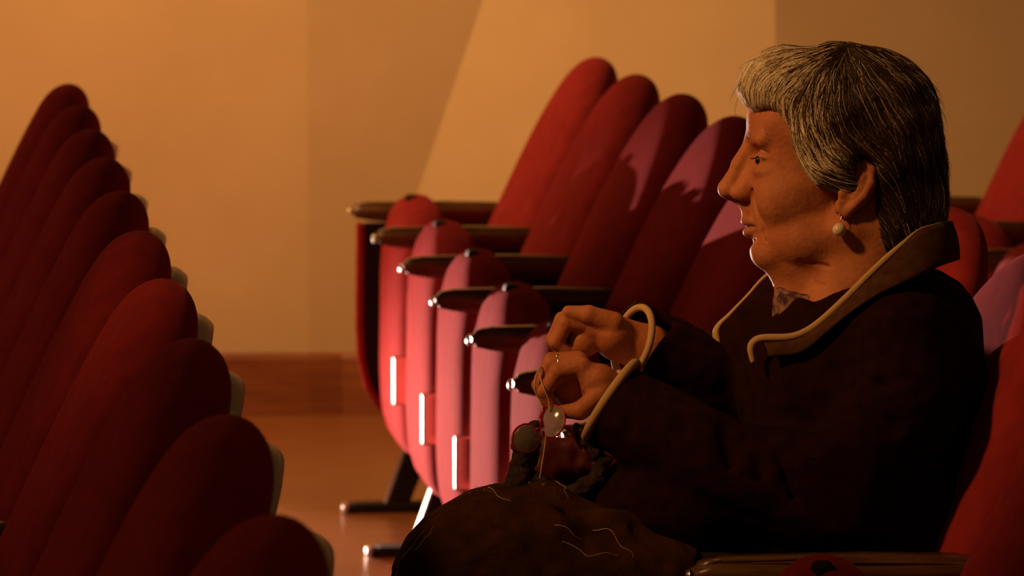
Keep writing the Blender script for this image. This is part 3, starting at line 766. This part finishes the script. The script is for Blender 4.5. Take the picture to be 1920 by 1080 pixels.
sheet('collar', SEAM, EDGE, 40, 8, collar_m, jacket, bulge=(4, 0, -6)); sheet('collar', mir(SEAM), mir(EDGE), 40, 8, collar_m, jacket, bulge=(4, 0, 6))
# lapels: inner facing from the free edge down to the breast
ROLL = [(1700, 470, -100), (1640, 520, -108), (1590, 560, -112), (1540, 580, -108), (1500, 560, -96), (1470, 585, -90), (1440, 610, -88), (1424, 630, -92)]
sheet('lapel', EDGE[3:], ROLL, 36, 6, jacket_m, jacket, bulge=(0, -3, -4)); sheet('lapel', mir(EDGE[3:]), mir(ROLL), 36, 6, jacket_m, jacket, bulge=(0, -3, 4))
E2 = [(1784, 415, 0), (1776, 416, -50), (1752, 421, -99), (1722, 431, -119), (1690, 459, -130), (1640, 505, -137), (1590, 555, -141), (1545, 597, -145), (1512, 621, -149), (1480, 632, -150), (1430, 634, -147), (1413, 642, -146), (1408, 656, -146), (1412, 680, -148)]
rad = np.interp(np.linspace(0, 1, 90), [0, .22, .27, .35, .9, 1], [1.5, 1.5, 3, 7, 8, 5])
wtube('collar_piping', E2, rad, piping_m, jacket, samples=90)
FE = [(1784, 415, 0), (1776, 416, 50), (1752, 421, 99), (1722, 429, 117), (1640, 480, 128), (1540, 490, 130), (1450, 508, 118), (1400, 556, 104), (1368, 590, 98), (1350, 608, 96), (1343, 624, 95), (1347, 650, 94), (1354, 690, 92)]
rad = np.interp(np.linspace(0, 1, 90), [0, .22, .3, .6, .78, .9, 1], [1.5, 1.5, 3, 3, 6, 9, 6])
wtube('collar_piping', FE, rad, piping_m, jacket, samples=90)
sheet('lapel', [(1450, 512, 116), (1400, 560, 102), (1368, 594, 96), (1346, 620, 94), (1352, 690, 92)], [(1500, 545, 60), (1460, 600, 50), (1430, 650, 44), (1410, 690, 44), (1400, 740, 50)], 24, 6, jacket_m, jacket)
ball('button', (1326, 666, 78), (14, 11, 12), button_m, jacket)
# blouse at the neck
def build_blouse():
    F_ = Field((1400, 480, -130), (1720, 700, 130), 4)
    F_.cap((1640, 500, 0), (1580, 660, 0), 112, 126, k=10); F_.cap((1500, 560, 0), (1510, 660, 0), 52, 66, k=24); F_.noise(3, 34, 9)
    F_.poly_clip([(1440, 545), (1462, 528), (1500, 548), (1580, 560), (1660, 500), (1712, 470), (1712, 690), (1440, 690)], 4)
    return F_
bl = sdf_object('blouse', [build_blouse()], blouse_m, person, it=2); bl['label'] = 'patterned blouse collar at the neck'
# trousers and shoes
def build_trousers():
    B = Field((700, 960, -260), (1900, 2100, 260), 9)
    for sgn in (-1, 1):
        B.chain([(1640, 1165, sgn * 95), (885, 1088, sgn * 95), (905, FP - 120, sgn * 95)], [128, 98, 74], k=30)
    B.cap((1660, 1150, -60), (1660, 1150, 60), 140, 140, k=40)
    B.noise(4, 120, 8)
    return B
TRF = build_trousers(); cut_back(TRF, 0.035)
tr = sdf_object('trousers', [TRF], trouser_m, person, it=2); tr['label'] = 'black trousers'
for sgn in (-1, 1):
    fp = floor_py(810, sgn * 97)
    B = Field((680, fp - 150, sgn * 97 - 90), (1000, fp + 30, sgn * 97 + 90), 5)
    B.chain([(915, fp - 52, sgn * 95), (800, fp - 40, sgn * 98), (740, fp - 34, sgn * 99)], [50, 40, 34], k=16)
    cut_plane(B, (810, fp - 2, sgn * 97), (0, 1, -0.11), 400)
    s_ = sdf_object('shoe', [B], trouser_m, person, it=2); s_['label'] = 'black shoe'
# ------------------------------------------------------------------ jewellery
for sgn in (-1, 1):
    er = wtube('earring', [(1576, 400, sgn * 118), (1578, 405, sgn * 122), (1576, 414, sgn * 123), (1574, 420, sgn * 123)], 0.9, gold_m, person, n=6)
    er['label'] = 'pearl drop earring'
    ball('pearl', (1573.5, 431, sgn * 123), (13, 13, 13), pearl_m, er)
    ball('stud', (1575, 403, sgn * 122), (2.2, 2.2, 2.2), gold_m, er, n=8)
rg = ring('finger_ring', (1047, 684, -66), (-1.0, 0.05, 0.0), 17.5, 17.5, 0, 2.0, silver_m, person); rg['label'] = 'silver ring with a small stone'
ball('stone', (1045, 668, -72), (5.5, 3.5, 5.5), silver_m, rg, n=6)
# ------------------------------------------------------------------ coat over the lap
def build_coat():
    K = Field((690, 870, -300), (1460, 1420, 300), 5)
    K.ell((985, 1062, 0), (245, 160, 235), 20)
    K.ell((1160, 1090, 0), (270, 128, 240), 40)
    K.cap((850, 1110, -110), (815, 1330, -120), 118, 100, k=40); K.cap((850, 1110, 110), (815, 1330, 120), 118, 100, k=40)
    K.chain([(1010, 935, -70), (1045, 925, -60), (1085, 950, -70)], [26, 34, 22], k=20)
    K.chain([(1130, 975, -150), (1210, 985, -130), (1300, 1010, -120)], [22, 26, 20], k=24)
    for a, b, r in [((845, 942, -130), (985, 1003, -225), 5), ((985, 1003, -225), (1010, 1012, -235), 3), ((1000, 960, -190), (1120, 1000, -235), 6), ((960, 1050, -245), (1150, 1028, -245), 5), ((1060, 960, -150), (1180, 985, -190), 6), ((860, 1060, -225), (1010, 1078, -245), 5)]:
        K.cap(a, b, r, r * 0.5, k=14, op='sub')
    K.noise(3.5, 110, 21); K.noise(2.2, 42, 22)
    for sgn in (-1, 1):
        for (a, b, ra, rb) in [((1640, 1165, sgn * 95), (885, 1088, sgn * 95), 133, 103), ((885, 1088, sgn * 95), (905, 1900, sgn * 95), 103, 90)]:
            K.cap(a, b, ra, rb, k=4, op='sub')
    K.cap((885, 1110, -60), (885, 1110, 60), 90, 90, k=20, op='sub'); K.cap((885, 1130, 0), (1500, 1170, 0), 110, 110, k=10, op='sub')
    K.poly_clip([(705, 1420), (706, 1110), (726, 1075), (762, 1005), (802, 962), (850, 935), (880, 918), (925, 906), (958, 903), (1000, 897), (1040, 902), (1075, 925), (1120, 945), (1180, 958), (1250, 985), (1330, 1010), (1420, 1060), (1420, 1420)], 5)
    return K
COAT = build_coat()
coat = sdf_object('coat', [COAT], coat_m, None, it=2)
tag(coat, 'dark brown coat lying folded over the lap and knees of the woman', 'coat')
thread_m = mat('pale_loose_thread', (0.55, 0.38, 0.17), 0.8)
paths = [spline(p, 24) for p in (
    [(752, 1045, -150), (768, 1002, -150), (786, 972, -150)], [(770, 1016, -175), (786, 980, -172), (800, 958, -165)], [(722, 1082, -150), (738, 1050, -150), (752, 1018, -150)],
    [(1120, 984, -205), (1160, 990, -215), (1178, 1012, -225), (1186, 1040, -235)], [(1040, 976, -220), (1075, 984, -225), (1100, 998, -232)], [(912, 905, -60), (935, 930, -120), (960, 946, -150)],
    [(980, 905, -60), (990, 898, -60), (1012, 896, -55)], [(1035, 905, -60), (1052, 925, -85), (1060, 948, -110)], [(1060, 1010, -235), (1110, 1022, -240), (1160, 1020, -240)])]
paths = [snap(COAT, p, 1.2) for p in paths]
for t in np.linspace(0, 1, 60):          # fuzz along the upper fold
    x = 880 + 240 * t; y = np.interp(x, [880, 925, 958, 1000, 1040, 1075, 1120], [918, 906, 903, 897, 902, 925, 945]); p0 = snap(COAT, np.array([[x, y, rng.uniform(-120, 20)]]), 0)[0]
    paths.append(np.stack([p0 + np.array([rng.normal(0, 4), -rng.uniform(1, 6), 0]) * u for u in np.linspace(0, 1, 4)]))
lt = ribbons('loose_threads', paths, [1.3] * 9 + [0.8] * 60, [thread_m, coat_m], [0] * 9 + [int(k % 3 > 0) for k in range(60)], coat); lt['kind'] = 'stuff'; lt['label'] = 'pale loose threads'

# ------------------------------------------------------------------ dark woollen cloth held below the hand
cloth_m = mat('dark_woollen_cloth', (0.020, 0.009, 0.005), 0.95)
noise_col(cloth_m, 70, (0.012, 0.005, 0.003), (0.040, 0.017, 0.008), bump=0.6, bscale=400, dist=0.002)
def build_cloth():
    K = Field((925, 775, -150), (1160, 960, 10), 3)
    K.chain([(1000, 800, -66), (988, 830, -64), (984, 862, -60), (975, 898, -58), (970, 930, -60)], [14, 26, 22, 24, 30], k=10)
    K.chain([(1078, 800, -84), (1100, 828, -86), (1132, 862, -84)], [9, 13, 12], k=6)
    K.chain([(1000, 900, -60), (1060, 935, -70), (1120, 900, -80), (1132, 862, -84)], [18, 20, 16, 12], k=8)
    K.ell((990, 818, -96), (15, 13, 12), 6, op='sub')
    K.noise(2.5, 20, 31); return K
KN = build_cloth()
cloth = sdf_object('woollen_cloth', [KN], cloth_m, None, it=2)
tag(cloth, 'dark woollen cloth hanging from the hands of the woman onto the brown coat', 'cloth')
P_, _ = KN.mesh(); paths = []
for _ in range(160):
    p0 = P_[rng.integers(0, len(P_))]; g = KN.grad(p0[None])[0]; paths.append(np.stack([p0 + (g * 4 + rng.normal(0, 2, 3)) * u for u in np.linspace(0, 1, 4)]))
fz = ribbons('wool_fuzz', paths, [0.7] * 160, [cloth_m, thread_m], (rng.random(160) < 0.2).astype(int), cloth); fz['kind'] = 'stuff'

# ------------------------------------------------------------------ eyeglasses
lens_m = mat('clear_lens', (0.62, 0.56, 0.46), 0.10, **{'Transmission Weight': 0.75})
redframe_m = mat('red_plastic_frame', (0.36, 0.012, 0.012), 0.3)
cord_m = mat('pale_cord', (0.60, 0.42, 0.24), 0.6)
gl = bpy.data.objects.new('eyeglasses', None); COL.objects.link(gl); gl.empty_display_size = 0.03
tag(gl, 'eyeglasses with red frame and pale cord dangling from the fingers of the woman', 'eyeglasses')
def basis(nrm, tilt):
    nrm = np.array(nrm, float); nrm /= np.linalg.norm(nrm); a = np.cross(nrm, (0, 0, 1.0)); a /= np.linalg.norm(a); b = np.cross(nrm, a)
    ct, st = math.cos(tilt), math.sin(tilt); return nrm, a * ct + b * st, -a * st + b * ct
def lens(c, nrm, r1, r2, tilt):
    nrm, a, b = basis(nrm, tilt); c = np.array(c, float)
    pts = [c + r1 * math.cos(t) * a + r2 * math.sin(t) * b for t in np.linspace(0, 2 * math.pi, 40, endpoint=False)]
    rim = wtube('rim', pts, 2.0, redframe_m, gl, n=8, closed=True)
    V = []; Fc = []; R_, N_ = 7, 32
    for s_ in (1, -1):
        for i in range(R_ + 1):
            q = i / R_
            for k in range(N_):
                t = 2 * math.pi * k / N_; V.append(c + q * (r1 * math.cos(t) * a + r2 * math.sin(t) * b) + nrm * (4 * (1 - q * q) + s_ * 1.2))
    for h in (0, 1):
        o = h * (R_ + 1) * N_
        for i in range(R_):
            for k in range(N_): Fc.append((o + i * N_ + k, o + i * N_ + (k + 1) % N_, o + (i + 1) * N_ + (k + 1) % N_, o + (i + 1) * N_ + k)[::1 if h else -1])
    le = link('lens', pyd('lens', to_world(np.array(V)), Fc), lens_m, rim)
lens((1037, 790, -104), (-0.55, -0.30, -1), 30, 25, 0.5)
lens((986, 822, -104), (0.55, -0.2, -1), 26, 31, 0.2)
wtube('bridge', [(1012, 802, -108), (1008, 804, -112), (1004, 808, -108)], 2.4, redframe_m, gl, samples=10)
wtube('temple', [(1016, 800, -104), (1013, 785, -96), (1020, 768, -84), (1030, 752, -70)], [4, 4, 3.6, 3.4] , redframe_m, gl)
wtube('temple', [(1060, 800, -104), (1070, 806, -98), (1078, 818, -88), (1090, 840, -70)], [4, 4, 3.4, 3], redframe_m, gl)
wtube('cord', [(1026, 694, -62), (1012, 690, -86), (1004, 712, -88), (1003, 732, -88), (1012, 752, -86), (1018, 772, -96)], 1.5, cord_m, gl, samples=40, n=6)
wtube('cord', [(1014, 690, -86), (1012, 704, -90), (1020, 728, -104), (1029, 752, -102), (1030, 770, -104)], 1.4, cord_m, gl, samples=40, n=6)
wtube('cord', [(1024, 814, -104), (1021, 840, -104), (1016, 872, -104), (1012, 898, -100)], 1.4, cord_m, gl, samples=30, n=6)

# ------------------------------------------------------------------ dark red bag shape, added in place of seats in shade
filler_m = mat('dark_red_filler_skin', (0.16, 0.006, 0.006), 0.6)
noise_col(filler_m, 40, (0.07, 0.003, 0.003), (0.10, 0.005, 0.005), bump=0.3, bscale=300, dist=0.001)
def build_filler():
    K = Field((985, 800, -20), (1150, 985, 130), 3.5)
    for a, b in [((1025, 838, 30), (1110, 842, 40)), ((1020, 880, 40), (1115, 885, 50)), ((1020, 940, 40), (1115, 945, 50))]: K.cap(a, b, 20 if a[1] < 850 else 30, None, k=30)
    K.noise(1.5, 40, 44); return K
filler = sdf_object('dark_red_filler', [build_filler()], filler_m, None, it=3)
tag(filler, 'dark red bag added to hide the lit seats behind the eyeglasses', 'filler')
wtube('filler_loop', [(1035, 822, 34), (1040, 806, 44), (1070, 800, 50), (1095, 808, 50), (1100, 826, 44)], 4, filler_m, filler, samples=24)
